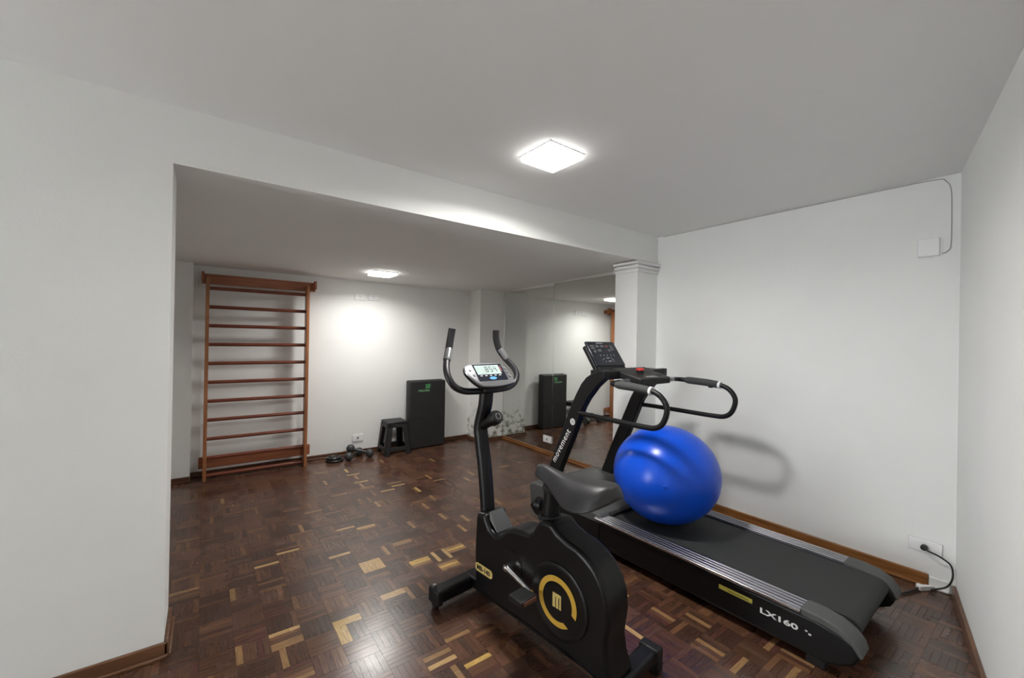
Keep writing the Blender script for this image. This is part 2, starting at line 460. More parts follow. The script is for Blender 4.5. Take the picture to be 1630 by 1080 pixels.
base_y('baseboard_mirror', 2.77, 5.134, XR, -1, 'base_amber', .045, .02)
base_y('baseboard_right', .52, YP, XR, -1, 'base_amber', .08, .02)
base_y('baseboard_corner', .425, .519, XR, -1, 'wall_paint', .07, .014)
bb = MB()
p0 = CORN + RD * .03; p1 = CORN + RD * 8.8
bb.hexa([p0, p1, p1 + RN * .018, p0 + RN * .018], [p + Vector((0, 0, .07)) for p in (p0, p1, p1 + RN * .018, p0 + RN * .018)])
struct(bb.build('baseboard_front', 'base_mid', bevel=.005))

# ---- mirrors
def mirror(y0, y1, label):
    t = empty('wall_mirror', (XR, (y0 + y1) / 2, .05)); hw = (y1 - y0) / 2 - .0015
    ztop = ZH - (ZH - ZA) * ((y1 - YP - PT) / (YB - YP - PT)) - .012
    MB().box(-.006, -.001, -hw, hw, 0, ztop - .05).build('glass', 'mirror_silver', t)
    MB().box(-.009, -.0062, hw - .003, hw, .0, ztop - .05).build('edge_strip', 'chrome', t)
    tag(t, label, 'mirror', 'mirror panels on the side wall')
mirror(2.77, 4.035, 'tall frameless mirror panel next to the square column')
mirror(4.035, 5.15, 'tall frameless mirror panel reaching the mouldy corner pier')

# ---- ceiling lights
def ceiling_light(x, y, z, size, watt, spread, label):
    t = empty('ceiling_light', (x, y, z), radians(1))
    h_ = size / 2
    MB().box(-h_, h_, -h_, h_, -.006, 0).build('frame', 'white_metal', t, bevel=.002)
    MB().box(-h_ + .008, h_ - .008, -h_ + .008, h_ - .008, -.030, -.0062).build('diffuser_rim', 'diffuser_edge', t)
    MB().box(-h_ + .012, h_ - .012, -h_ + .012, h_ - .012, -.033, -.0302).build('diffuser', 'diffuser_main', t)
    ld = bpy.data.lights.new('panel_light', 'AREA'); ld.shape = 'SQUARE'; ld.size = size - .03
    ld.energy = watt; ld.spread = radians(spread); ld.color = (1, .985, .95)
    lo = bpy.data.objects.new('panel_light', ld); COL.objects.link(lo); lo.parent = t; lo.location = (0, 0, -.0345)
    tag(t, label, 'ceiling light', 'square ceiling panels')
ceiling_light(1.585, 1.785, ZC, .265, LAMP_WATT, LAMP_SPREAD, 'square white light panel on the main ceiling in front of the header')
ceiling_light(1.63, 4.72, 2.2465, .265, LAMP_WATT_ALCOVE, LAMP_SPREAD_ALCOVE, 'square white light panel on the low alcove ceiling')

# ------------------------------------------------------------------ wall bars
t = empty('wall_bars', (0, YB, 0))
tag(t, 'reddish wooden wall bars with eleven rungs standing against the back wall', 'wall bars')
for x0, x1 in ((.003, .035), (.938, .970)):
    MB().box(x0, x1, -.232, -.118, 0, 2.085).build('upright', 'bars_wood', t, bevel=.004)
for z in (.062, .242, .434, .627, .820, 1.013, 1.206, 1.400, 1.592, 1.784, 1.976):
    z = 1.5 + (z - 1.5) * 1.016
    MB().tube([(.030, -.150, z), (.943, -.150, z)], .0185, 14).build('rung', 'rung_wood', t, smooth=True)
tb = MB().box(-.032, 1.05, -.1175, -.090, 2.03, 2.135).build('top_board', 'bars_board', t, bevel=.005)
for x in (-.032, 1.005):
    MB().box(x, x + .045, -.090, -.002, 2.05, 2.115).build('wall_bracket', 'bars_board', tb, bevel=.004)
for x in (-.036, 1.028):
    MB().box(x, x + .026, -.175, -.118, 2.055, 2.150).build('end_block', 'bars_board', tb, bevel=.005)
b2 = MB().box(-.032, 1.02, -.1175, -.090, .105, .225).build('bottom_board', 'bars_board', t, bevel=.005)
for x in (-.032, .975):
    MB().box(x, x + .045, -.090, -.018, .12, .20).build('wall_bracket', 'bars_board', b2, bevel=.004)

# ------------------------------------------------------------------ folded mat
t = empty('exercise_mat', (2.485, 5.325, 0), radians(1.5))
tag(t, 'tall black folded exercise mat standing on end against the back wall', 'exercise mat')
def mat_panel(y0, y1, zt, par):
    return MB().box(-.27, .27, y0, y1, .004, zt).build('panel', 'mat_vinyl', par, bevel=.018, seg=4)
pf = mat_panel(-.060, .004, .918, t)
mat_panel(.006, .072, .925, t)
MB().box(-.275, -.262, -.035, .050, .02, .90).build('hinge_spine', 'mat_vinyl', t, bevel=.005)
MB().tube([(-.25, -.0605, .425), (-.08, -.0605, .43), (.1, -.0605, .428), (.25, -.0605, .425)], .003, 8).build('crease_piping', 'mat_vinyl', pf, smooth=True)
text('lettering', 'WELLNESS', .036, 'mark_pale_green', pf, (-.15, -.0602, .775), (1, 0, 0), (0, 0, 1), .001, 1.0, .001)
lm = MB()
for k, (x0, x1, z) in enumerate([(-.045, .03, .856), (-.04, .03, .835), (-.045, .025, .815)]):
    lm.hexa([(x0, -.0615, z), (x1, -.0615, z + .006), (x1, -.060, z + .006), (x0, -.060, z)], [(x0, -.0615, z + .013), (x1, -.0615, z + .02), (x1, -.060, z + .02), (x0, -.060, z + .013)])
lm.build('emblem', 'mark_green', pf)

# ------------------------------------------------------------------ plastic stool
t = empty('plastic_stool', (2.015, 5.275, 0), radians(-2))
tag(t, 'low black plastic stool with open sides beside the folded mat', 'stool')
HT = .425
def lerp(a, c, k): return a + (c - a) * k
def half(z): return lerp(.172, .128, z / HT)
seatm = MB()
ng = 8
st = MB().box(-.135, .135, -.135, .135, HT - .028, HT).build('seat', 'stool_plastic', t, bevel=.014, seg=3)
sk = MB()
for sx_, sy_ in ((0, -1), (0, 1), (-1, 0), (1, 0)):
    z0, z1 = HT - .075, HT - .027
    a_, c_ = half(z0), half(z1); th = .012
    if sy_:
        sk.hexa([(-a_, sy_ * a_, z0), (a_, sy_ * a_, z0), (a_, sy_ * (a_ - th), z0), (-a_, sy_ * (a_ - th), z0)],
                [(-c_, sy_ * c_, z1), (c_, sy_ * c_, z1), (c_, sy_ * (c_ - th), z1), (-c_, sy_ * (c_ - th), z1)])
    else:
        sk.hexa([(sx_ * a_, -a_, z0), (sx_ * a_, a_, z0), (sx_ * (a_ - th), a_, z0), (sx_ * (a_ - th), -a_, z0)],
                [(sx_ * c_, -c_, z1), (sx_ * c_, c_, z1), (sx_ * (c_ - th), c_, z1), (sx_ * (c_ - th), -c_, z1)])
sk.build('apron', 'stool_plastic', t, bevel=.003)
for sx_ in (-1, 1):
    for sy_ in (-1, 1):
        lg = MB(); a_, c_ = half(0), half(HT - .03); wd0, wd1, th = .066, .074, .012
        for ax in (0, 1):
            def pt(u, v, z): return (sx_ * u, sy_ * v, z) if ax == 0 else (sx_ * v, sy_ * u, z)
            lg.hexa([pt(a_ - wd0, a_, 0), pt(a_, a_, 0), pt(a_, a_ - th, 0), pt(a_ - wd0, a_ - th, 0)],
                    [pt(c_ - wd1, c_, HT - .03), pt(c_, c_, HT - .03), pt(c_, c_ - th, HT - .03), pt(c_ - wd1, c_ - th, HT - .03)])
        lg.build('leg', 'stool_plastic', t, bevel=.004)
for sx_, sy_ in ((0, -1), (0, 1), (-1, 0), (1, 0)):
    r_ = MB(); z0, z1 = .055, .105; a_, c_ = half(z0) - .002, half(z1) - .002; th = .010
    if sy_: r_.hexa([(-a_, sy_ * a_, z0), (a_, sy_ * a_, z0), (a_, sy_ * (a_ - th), z0), (-a_, sy_ * (a_ - th), z0)], [(-c_, sy_ * c_, z1), (c_, sy_ * c_, z1), (c_, sy_ * (c_ - th), z1), (-c_, sy_ * (c_ - th), z1)])
    else: r_.hexa([(sx_ * a_, -a_, z0), (sx_ * a_, a_, z0), (sx_ * (a_ - th), a_, z0), (sx_ * (a_ - th), -a_, z0)], [(sx_ * c_, -c_, z1), (sx_ * c_, c_, z1), (sx_ * (c_ - th), c_, z1), (sx_ * (c_ - th), -c_, z1)])
    r_.build('stretcher', 'stool_plastic', t, bevel=.003)

# ------------------------------------------------------------------ dumbbells and weight plates
def ball_prof(r, n=12):
    return [(max(.002, r * sin(pi * k / n)), -r * cos(pi * k / n)) for k in range(n + 1)]
def dumbbell(pa, pb, label, r=.05):
    pa, pb = Vector(pa), Vector(pb); mid = (pa + pb) / 2
    base = Vector((mid.x, mid.y, 0)); t = empty('dumbbell', base)
    for p in (pa, pb):
        MB().lathe(ball_prof(r), 'Z', p - base, 24).build('head', 'dumbbell_vinyl', t, smooth=True)
    d = (pb - pa).normalized()
    L = (pb - pa).length
    MB().tube([pa - base + d * (r * .8 + (L - 1.6 * r) * k / 6) for k in range(7)], [.021, .0165, .0145, .0155, .0145, .0165, .021], 14).build('handle', 'dumbbell_vinyl', t, smooth=True)
    tag(t, label, 'dumbbell', 'dumbbells by the back wall')
dumbbell((1.43, 5.215, .05), (1.60, 5.375, .05), 'round-headed grey dumbbell lying flat on the floor beneath another dumbbell')
dumbbell((1.485, 5.345, .112), (1.69, 5.235, .050), 'round-headed grey dumbbell propped across another dumbbell near the stool')
def plate(x, y, z, r, label):
    t = empty('weight_plate', (x, y, z))
    MB().lathe([(.016, 0), (r - .006, 0), (r, .006), (r, .020), (r - .006, .026), (r - .02, .026), (r - .026, .019), (.040, .019), (.034, .026), (.016, .026), (.015, .020), (.015, .006)], 'Z', (0, 0, 0), 36).build('disc', 'iron_black', t, smooth=True)
    for k in range(3):
        a = 2 * pi * k / 3 + .4
        MB().tube([(.042 * cos(a), .042 * sin(a), .020), ((r - .026) * cos(a), (r - .026) * sin(a), .020)], .006, 8).build('spoke', 'iron_black', t, smooth=True)
    tag(t, label, 'weight plate', 'weight plates by the back wall')
plate(1.285, 5.285, .0005, .100, 'black round weight plate lying on the parquet, bottom of the pair')
plate(1.275, 5.292, .0275, .085, 'smaller black weight plate lying on top of another plate')

# ------------------------------------------------------------------ sockets and small wall fittings
def face_plate(name, loc, rz, w_, h_, label, cat, holes='round', group=None):
    # local: plate in XZ plane, facing -Y
    t = empty(name, loc, rz)
    MB().box(-w_ / 2 - .003, w_ / 2 + .003, -.004, 0, -h_ / 2 - .004, h_ / 2 + .002).build('shade_outline', 'outline_shade_grey', t)  # oversized grey rim, colour stands in for the plate's shadow edge
    MB().box(-w_ / 2, w_ / 2, -.012, -.0042, -h_ / 2, h_ / 2).build('cover_plate', 'white_plastic', t, bevel=.003)
    if holes == 'round':
        MB().lathe([(.019, -.0140), (.019, -.0122)], 'Y', (0, 0, 0), 24).build('socket_rim', 'white_ring', t)
        MB().lathe([(.013, -.0150), (.013, -.0142)], 'Y', (0, 0, 0), 6).build('socket_recess', 'mark_grey', t)
    elif holes == 'switch':
        MB().box(-.012, .012, -.0150, -.0122, -.018, .018).build('switch_rocker', 'white_ring', t, bevel=.002)
    tag(t, label, cat, group)
    return t
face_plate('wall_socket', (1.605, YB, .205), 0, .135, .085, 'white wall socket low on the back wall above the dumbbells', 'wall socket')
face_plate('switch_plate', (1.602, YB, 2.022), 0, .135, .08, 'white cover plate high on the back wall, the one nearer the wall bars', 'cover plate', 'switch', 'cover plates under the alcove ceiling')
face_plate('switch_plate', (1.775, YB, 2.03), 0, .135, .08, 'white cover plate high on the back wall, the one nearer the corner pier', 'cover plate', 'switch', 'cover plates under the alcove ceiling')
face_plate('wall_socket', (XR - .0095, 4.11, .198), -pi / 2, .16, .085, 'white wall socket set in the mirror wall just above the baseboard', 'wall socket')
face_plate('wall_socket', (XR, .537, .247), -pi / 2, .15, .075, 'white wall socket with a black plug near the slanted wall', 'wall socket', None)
# plug and cord from the socket down to the corner
t = empty('power_cord', (3.60, .50, 0))
tag(t, 'black power cord plugged into the socket in the room corner', 'power cord')
MB().lathe([(.010, 0), (.017, .004), (.017, .028), (.009, .040)], 'X', (3.6610 - 3.60 - .040, .037, .247), 16).build('plug', 'cable_black', t, smooth=True)
MB().tube(smooth_path([(.023, .037, .247), (.0, .015, .245), (.005, -.03, .232), (.030, -.075, .195), (.035, -.088, .15), (.025, -.085, .10), (.02, -.06, .05), (.0, .0, .014)]), .005, 10).build('cord', 'cable_black', t, smooth=True)
t = empty('plug_adapter', (3.60, .52, 0), radians(-35))
tag(t, 'small white plug adapter lying on the floor in the corner', 'plug adapter')
MB().prism([(-.05, -.012), (.045, -.008), (.055, .004), (-.01, .014), (-.02, .028), (-.036, .028), (-.05, .016)], .002, .030, 'XY').build('body', 'white_plastic', t, bevel=.003)
MB().tube([(.045, -.002, .016), (.075, -.002, .014)], .005, 8).build('cable_sleeve', 'white_plastic', t, smooth=True)
# alarm sensor and its cable
t = empty('motion_sensor', (XR, .540, 2.13))
tag(t, 'small white sensor box high on the treadmill wall near the corner', 'sensor')
MB().box(-.035, -.001, -.049, .049, -.058, .056).build('housing', 'white_plastic', t, bevel=.006)
MB().box(-.006, -.0008, -.062, -.048, -.056, .05).build('back_plate', 'white_plastic', t, bevel=.002)
t = empty('sensor_cable', (XR - .005, .44, 2.10))
tag(t, 'thin grey cable running from the sensor up the corner and along the ceiling edge', 'cable')
MB().tube(smooth_path([(.0, .045, -.015), (0, .02, -.005), (0, .004, .04), (0, .003, .25), (0, .008, .38), (0, .03, .43), (0, .07, .452), (0, .3, .457), (0, 1.0, .458), (0, 2.0, .458)], 6), .0026, 8).build('cable', 'cable_grey', t, smooth=True)

# ------------------------------------------------------------------ exercise bike
# local axes: +Y forward (towards the alcove), +X right, origin under the handlebar
BK = empty('exercise_bike', (1.31, 2.03, 0), radians(6.5))
tag(BK, 'black upright exercise bike with yellow ring emblem and silver display', 'exercise bike')
prof = [(-.045, .11), (-.036, .20), (-.034, .34), (-.040, .44), (-.044, .53), (-.122, .545), (-.135, .51), (-.16, .475), (-.205, .458), (-.245, .472),
        (-.29, .516), (-.34, .540), (-.40, .548), (-.45, .553), (-.48, .578), (-.505, .62), (-.525, .645), (-.60, .652), (-.64, .622), (-.69, .604), (-.75, .594), (-.80, .574),
        (-.85, .540), (-.89, .490), (-.913, .43), (-.920, .36), (-.912, .30), (-.905, .25), (-.915, .18), (-.945, .10), (-.86, .085), (-.70, .10), (-.45, .105), (-.2, .10)]
sh = MB().prism(prof, -.080, .080).build('body_shell', 'black_shell', BK, bevel=.020, seg=4)
sh.data.polygons.foreach_set('use_smooth', [True] * len(sh.data.polygons))
# collar insert in front of the dip
MB().hexa([(-.062, -.205, .462), (.062, -.205, .462), (.062, -.14, .515), (-.062, -.14, .515)], [(-.055, -.20, .470), (.055, -.20, .470), (.050, -.125, .553), (-.050, -.125, .553)]).build('collar_insert', 'hood_plastic', BK, bevel=.008)
FC = (-.655, .325)
for sgn in (-1, 1):
    x0 = sgn * .0795
    MB().lathe([(.168, x0), (.165, x0 + sgn * .008), (.150, x0 + sgn * .013), (.140, x0 + sgn * .010), (.02, x0 + sgn * .011)], 'X', (0, FC[0], FC[1]), 48).build('flywheel_cover', 'black_shell', BK, smooth=True)
# ring emblem on the left cover (open at the lower rear)
def arc(r, a): return (FC[0] - r * cos(a), FC[1] + r * sin(a))
rg = MB(); A0, A1 = radians(-14), radians(296); NA = 44
vs = []; fs = []
for k in range(NA + 1):
    a = A0 + (A1 - A0) * k / NA
    ai = a; ao = a
    if k == NA: ao = a + radians(9)
    if k == 0: ao = a - radians(4)
    for (r, aa) in ((.086, ai), (.111, ao)):
        u, v = arc(r, aa)
        vs += [(-.0905, u, v), (-.0925, u, v)]
for k in range(NA):
    o_ = k * 4
    fs += [(o_ + 1, o_ + 3, o_ + 7, o_ + 5), (o_, o_ + 4, o_ + 6, o_ + 2), (o_ + 2, o_ + 6, o_ + 7, o_ + 3), (o_, o_ + 1, o_ + 5, o_ + 4)]
fs += [(0, 2, 3, 1), (NA * 4, NA * 4 + 1, NA * 4 + 3, NA * 4 + 2)]
rg.add(vs, fs).build('ring_emblem', 'yellow_print', BK)['label'] = 'yellow open ring emblem'
# m mark: three slanted bars joined at the top
mk = MB()
def mkq(u0, v0, u1, v1, wd):   # bar from (u0,v0) to (u1,v1) in (rearward, up) units
    mk.prism([(FC[0] - u0, FC[1] + v0), (FC[0] - u0 - wd, FC[1] + v0), (FC[0] - u1 - wd, FC[1] + v1), (FC[0] - u1, FC[1] + v1)], -.0925, -.0905)
for k, (u0, wd) in enumerate(((-.026, .016), (-.005, .013), (.014, .010))):
    mkq(u0, -.030, u0, .022, wd)
mk.prism([(FC[0] + .026, FC[1] + .020), (FC[0] - .018, FC[1] + .020), (FC[0] - .024, FC[1] + .012), (FC[0] - .024, FC[1] + .030), (FC[0] - .016, FC[1] + .034), (FC[0] + .026, FC[1] + .034)], -.0925, -.0905)
mk.build('letter_emblem', 'label_yellow', BK)
# model label
def rr(u0, u1, v0, v1, r, n=6):
    pts = []
    for cx_, cy_, a_ in ((u1 - r, v1 - r, 0), (u0 + r, v1 - r, 90), (u0 + r, v0 + r, 180), (u1 - r, v0 + r, 270)):
        for k in range(n + 1):
            a = radians(a_ + 90 * k / n); pts.append((cx_ + r * cos(a), cy_ + r * sin(a)))
    return pts
lb = MB().prism(rr(-.196, -.052, .218, .262, .018), -.0825, -.0802).build('model_label', 'label_yellow', BK)
text('lettering', 'MB-140', .036, 'black_print', lb, (-.0827, -.064, .228), (0, -1, 0), (0, 0, 1), .0006, 1.0, .0012)
# handlebar post with kink
post = [(0, -.055, .50), (0, -.022, .74), (0, .018, .93), (0, .026, .985), (0, .010, 1.05), (0, -.012, 1.12), (0, -.022, 1.20)]
MB().tube(smooth_path(post, 6), .041, 20).build('handlebar_post', 'black_paint', BK, smooth=True)
MB().tube([(0, .0, 1.005), (0, -.075, 1.045)], .030, 18).build('tension_sleeve', 'black_paint', BK, smooth=True)
kn = MB()
d = Vector((0, -.88, .47)).normalized(); c0 = Vector((0, -.075, 1.045))
kn.tube([c0 + d * q for q in (0, .006, .045, .058, .060)], [.032, .040, .040, .034, .022], 22)
kb = kn.build('tension_knob', 'black_plastic', BK, smooth=True)
cp = MB(); cc = c0 + d * .0605; ux = Vector((1, 0, 0)); uy = d.cross(ux)
for k in range(28):
    if k in (6, 7, 20, 21): continue
    a0_, a1_ = 2 * pi * k / 28, 2 * pi * (k + 1) / 28
    q4 = [cc + (ux * cos(a) + uy * sin(a)) * r for a, r in ((a0_, .014), (a1_, .014), (a1_, .020), (a0_, .020))]
    cp.hexa([p for p in q4], [p + d * .001 for p in q4])
cp.build('dial_ring', 'silver_plastic', kb)
# handlebar: base bar, two horns
hb = [(-.165, .095, 1.560), (-.172, .100, 1.505), (-.190, .090, 1.440), (-.222, .060, 1.380), (-.250, .020, 1.330), (-.252, -.008, 1.285), (-.222, -.022, 1.240), (-.165, -.026, 1.215), (-.09, -.026, 1.208)]
full = hb + [(0, -.026, 1.207)] + [(-x, y, z) for x, y, z in reversed(hb)]
bar = MB().tube(smooth_path(full, 6), .0185, 16).build('handlebar', 'handle_foam', BK, smooth=True)
for sgn in (-1, 1):
    hp = [(sgn * -x, y, z) for x, y, z in hb]
    gp = smooth_path(hp[:4], 6)
    MB().tube(gp, [.021] * (len(gp) - 1) + [.0215], 16).build('hand_grip', 'handle_foam', BK, smooth=True)
    pp = smooth_path([hp[2], ((hp[2][0] + hp[3][0]) / 2, (hp[2][1] + hp[3][1]) / 2, (hp[2][2] + hp[3][2]) / 2), hp[3]], 5)
    off = Vector((0, -.0035, .001))
    MB().tube([Vector(p) + off for p in pp], [.0195] + [.021] * (len(pp) - 2) + [.0195], 14).build('pulse_sensor', 'silver_plastic', BK, smooth=True)
# display console, tilted towards the rider
CN = empty('display_pivot', (0, 0, 0)); bpy.data.objects.remove(CN)
tilt = radians(38)
cz = Vector((0, -sin(tilt), cos(tilt)))            # in-plane normal (towards rider, up) is built from this
nrm = Vector((0, -cos(radians(42)), sin(radians(42)))); upv = Vector((0, sin(radians(42)), cos(radians(42)))); rtv = Vector((1, 0, 0))
co = Vector((-.015, -.060, 1.300))
def cpt(u, v, wv): return co + rtv * u + upv * v + nrm * wv
outl = smooth_path([(-.160, .035, 0), (-.135, .068, 0), (-.06, .082, 0), (.06, .082, 0), (.125, .066, 0), (.160, .015, 0), (.165, -.04, 0), (.15, -.070, 0), (.06, -.085, 0), (-.05, -.085, 0), (-.105, -.070, 0), (-.145, -.015, 0)], 5, True)
def plateau(layers, material, name, par):
    n = len(outl); vs = []; fs = []
    for sc, wv in layers:
        vs += [cpt(p.x * sc, p.y * sc, wv) for p in outl]
    for i in range(len(layers) - 1):
        for k in range(n):
            fs.append((i * n + k, i * n + (k + 1) % n, (i + 1) * n + (k + 1) % n, (i + 1) * n + k))
    fs.append(tuple(range(n))); fs.append(tuple((len(layers) - 1) * n + k for k in range(n)))
    return MB().add(vs, fs).build(name, material, par, smooth=True)
dk = plateau([(.70, -.035), (.93, -.025), (1.0, -.008), (1.0, .0)], 'black_plastic', 'display_console', BK)
plateau([(.99, .0002), (.97, .008), (.90, .012)], 'silver_plastic', 'silver_bezel', dk)
def cquad(name, u0, u1, v0, v1, w0, w1, material, par, taper=0.0):
    return MB().hexa([cpt(u0, v0, w0), cpt(u1, v0, w0), cpt(u1 - taper, v1, w0), cpt(u0 + taper, v1, w0)],
                     [cpt(u0, v0, w1), cpt(u1, v0, w1), cpt(u1 - taper, v1, w1), cpt(u0 + taper, v1, w1)]).build(name, material, par)
cquad('screen_panel', -.100, .112, -.050, .066, .0121, .0135, 'panel_navy', dk)
lc = cquad('lcd_screen', -.090, .085, -.006, .058, .0136, .0142, 'lcd', dk)
SEG = {'a': (-1, 1, 2), '0': None}
def digit(ch, u, v, wdt, hgt):
    th = .0042; g = MB()
    segs = {'8': 'abcdefg', '5': 'afgcd', '4': 'fgbc'}[ch]
    def bar_(u0, u1, v0, v1): g.hexa([cpt(u0, v0, .0143), cpt(u1, v0, .0143), cpt(u1, v1, .0143), cpt(u0, v1, .0143)], [cpt(u0, v0, .0147), cpt(u1, v0, .0147), cpt(u1, v1, .0147), cpt(u0, v1, .0147)])
    h2 = hgt / 2
    D = {'a': (u, u + wdt, v + hgt - th, v + hgt), 'g': (u, u + wdt, v + h2 - th / 2, v + h2 + th / 2), 'd': (u, u + wdt, v, v + th),
         'f': (u, u + th, v + h2, v + hgt), 'b': (u + wdt - th, u + wdt, v + h2, v + hgt), 'e': (u, u + th, v, v + h2), 'c': (u + wdt - th, u + wdt, v, v + h2)}
    for s_ in segs: bar_(*D[s_])
    g.build('display_digit', 'lcd_ink', lc)
for k, ch in enumerate('854'):
    digit(ch, -.022 + k * .031, .010, .020, .038)
for k in range(5):
    cquad('panel_mark', -.078 + k * .034, -.062 + k * .034, -.017, -.012, .0136, .0140, 'mark_light', dk)
el = MB(); vs = [cpt(.005 + .026 * cos(2 * pi * k / 20), -.033 + .010 * sin(2 * pi * k / 20), wv) for wv in (.0136, .0142) for k in range(20)]
el.add(vs, [tuple(range(20)), tuple(range(20, 40))] + [(k, (k + 1) % 20, 20 + (k + 1) % 20, 20 + k) for k in range(20)]).build('oval_badge', 'blue_badge', dk)
cquad('red_mark', .088, .098, .012, .050, .0136, .0141, 'mark_red', dk)
for k in range(3):
    MB().tube([cpt(.128 + .004 * k, .035 - .028 * k, .011), cpt(.128 + .004 * k, .035 - .028 * k, .0165)], .0095, 14).build('push_button', 'silver_plastic', dk, smooth=True)
for k in range(2):
    MB().tube([cpt(-.128 + .012 * k, .030 - .034 * k, .011), cpt(-.128 + .012 * k, .030 - .034 * k, .0165)], .0095, 14).build('push_button', 'silver_plastic', dk, smooth=True)
MB().box(-.05, .05, -.075, .0, 1.195, 1.245).build('console_mount', 'black_plastic', BK, bevel=.012, seg=3)
# seat post, knob, saddle
MB().tube([(0, -.520, .60), (0, -.545, .83)], .042, 20).build('seat_post', 'black_paint', BK, smooth=True)
MB().tube([(0, -.528, .635), (0, -.527, .655)], [.062, .050], 20).build('post_collar', 'black_plastic', BK, smooth=True)
sk_ = MB(); d2 = Vector((-.35, .93, .05)).normalized(); cA = Vector((-.012, -.490, .685))
sk_.tube([cA + d2 * q for q in (-.01, .012, .013, .040, .044)], [.010, .010, .026, .026, .018], 12)
sk_.build('seat_knob', 'black_plastic', BK, smooth=False)
MB().tube([cA + d2 * .0445, cA + d2 * .047], [.015, .013], 12).build('knob_cap', 'silver_plastic', BK, smooth=True)
MB().tube([(.04, -.55, .76), (.075, -.55, .758)], .006, 8).build('seat_bolt', 'chrome', BK, smooth=True)
# saddle: stations from nose to tail (s, half width, top z, side drop)
ST = [(-.432, .012, .862, .03), (-.440, .030, .878, .05), (-.462, .038, .887, .062), (-.50, .042, .885, .065), (-.55, .050, .874, .070), (-.60, .070, .868, .082), (-.65, .098, .868, .098),
      (-.70, .122, .872, .108), (-.75, .136, .878, .112), (-.80, .140, .884, .108), (-.84, .132, .888, .098), (-.87, .108, .888, .080), (-.885, .060, .884, .06), (-.890, .015, .872, .04)]
NS = 16; vs = []; fs = []
for s_, hw, zt, dr in ST:
    for k in range(NS + 1):
        a = pi * k / NS
        x_ = -hw * cos(a)
        e_ = abs(cos(a)); z_ = zt - dr * (e_ ** 3.2) * 1.0
        dip = .006 * math.exp(-(x_ / .03) ** 2) if s_ < -.6 else 0
        vs.append((x_, s_, z_ - dip))
    vs.append((hw * .8, s_, zt - dr - .004)); vs.append((-hw * .8, s_, zt - dr - .004))
R_ = NS + 3
for i in range(len(ST) - 1):
    for k in range(R_):
        fs.append((i * R_ + k, i * R_ + (k + 1) % R_, (i + 1) * R_ + (k + 1) % R_, (i + 1) * R_ + k))
fs.append(tuple(range(R_))); fs.append(tuple((len(ST) - 1) * R_ + k for k in range(R_)))
MB().add(vs, fs).build('saddle', 'seat_vinyl', BK, smooth=True, subdiv=1)
MB().box(-.055, .055, -.82, -.52, .772, .800).build('saddle_pan', 'black_plastic', BK, bevel=.008)
# cranks, pedals
MB().tube([(-.128, -.345, .36), (.128, -.345, .36)], .016, 14).build('crank_axle', 'chrome', BK, smooth=True)
for sgn in (-1, 1):
    x_ = sgn * .118
    e0 = Vector((x_, -.345, .36)); e1 = Vector((x_ + sgn * .012, -.345 - .185, .36 - .035)) if sgn < 0 else Vector((x_ + .012, -.345 + .185, .36 + .035))
    MB().lathe([(.075, sgn * .079), (.072, sgn * .086), (.02, sgn * .087)], 'X', (0, -.345, .36), 32).build('crank_cover', 'black_shell', BK, smooth=True)
    ca = MB().tube([e0, e0.lerp(e1, .1), e0.lerp(e1, .9), e1], [.016, .0125, .0105, .013], 12).build('crank_arm', 'chrome', BK, smooth=True)
    pd = MB().box(x_ + sgn * .02, x_ + sgn * .115, e1.y - .045, e1.y + .045, e1.z - .014, e1.z + .014).build('pedal', 'black_plastic', BK, bevel=.006)
    MB().box(x_ + sgn * .028, x_ + sgn * .105, e1.y - .0475, e1.y - .0448, e1.z - .009, e1.z + .009).build('reflector', 'amber_reflector', pd)
    MB().tube([e1 + Vector((-sgn * .004, 0, 0)), e1 + Vector((sgn * .03, 0, 0))], .007, 10).build('pedal_spindle', 'chrome', pd, smooth=True)
# base: main beam and two stabilisers
MB().box(-.035, .035, -.93, .10, .055, .115).build('base_beam', 'black_paint', BK, bevel=.008)
def stabiliser(y, hl, z, r):
    s_ = MB().tube([(-hl, y, z), (hl, y, z)], r, 18).build('stabiliser', 'black_paint', BK, smooth=True)
    for sgn in (-1, 1):
        MB().lathe([(r * .7, sgn * (hl + .022)), (r * 1.12, sgn * (hl + .012)), (r * 1.15, sgn * (hl - .035)), (r * 1.02, sgn * (hl - .04))], 'X', (0, y, z), 20).build('end_cap', 'black_plastic', s_, smooth=True)
        MB().box(sgn * hl - .02, sgn * hl + .02, y - .03, y + .03, .0, z - r * .6).build('foot', 'black_plastic', s_, bevel=.006)
    return s_
fsb = MB().box(-.262, .262, .040, .130, .040, .112).build('stabiliser', 'black_paint', BK, bevel=.018, seg=3)
for sgn in (-1, 1):
    MB().lathe([(.018, sgn * .225), (.030, sgn * .227), (.030, sgn * .252), (.018, sgn * .254)], 'X', (0, .100, .031), 20).build('transport_wheel', 'black_plastic', fsb, smooth=True)
    MB().box(sgn * .250 - .018, sgn * .250 + .018, .034, .136, .034, .117).build('end_cap', 'black_plastic', fsb, bevel=.010)
    MB().tube([(sgn * .250, .10, .110), (sgn * .250, .10, .130)], .011, 10).build('bolt_head', 'chrome', fsb, smooth=True)
rsb = MB().box(-.285, .285, -.965, -.88, .045, .105).build('stabiliser', 'black_paint', BK, bevel=.018, seg=3)
for sgn in (-1, 1):
    MB().box(sgn * .262 - .028, sgn * .262 + .028, -.972, -.873, 0, .110).build('foot', 'black_plastic', rsb, bevel=.010)

# ------------------------------------------------------------------ treadmill
# local axes: +Y forward (towards the alcove), +X right, origin at the rear under the belt
TM = empty('treadmill', (2.70, .55, 0), radians(1.4))
tag(TM, 'long black treadmill with silver ribbed side rails along the right wall', 'treadmill')
ZD = .250
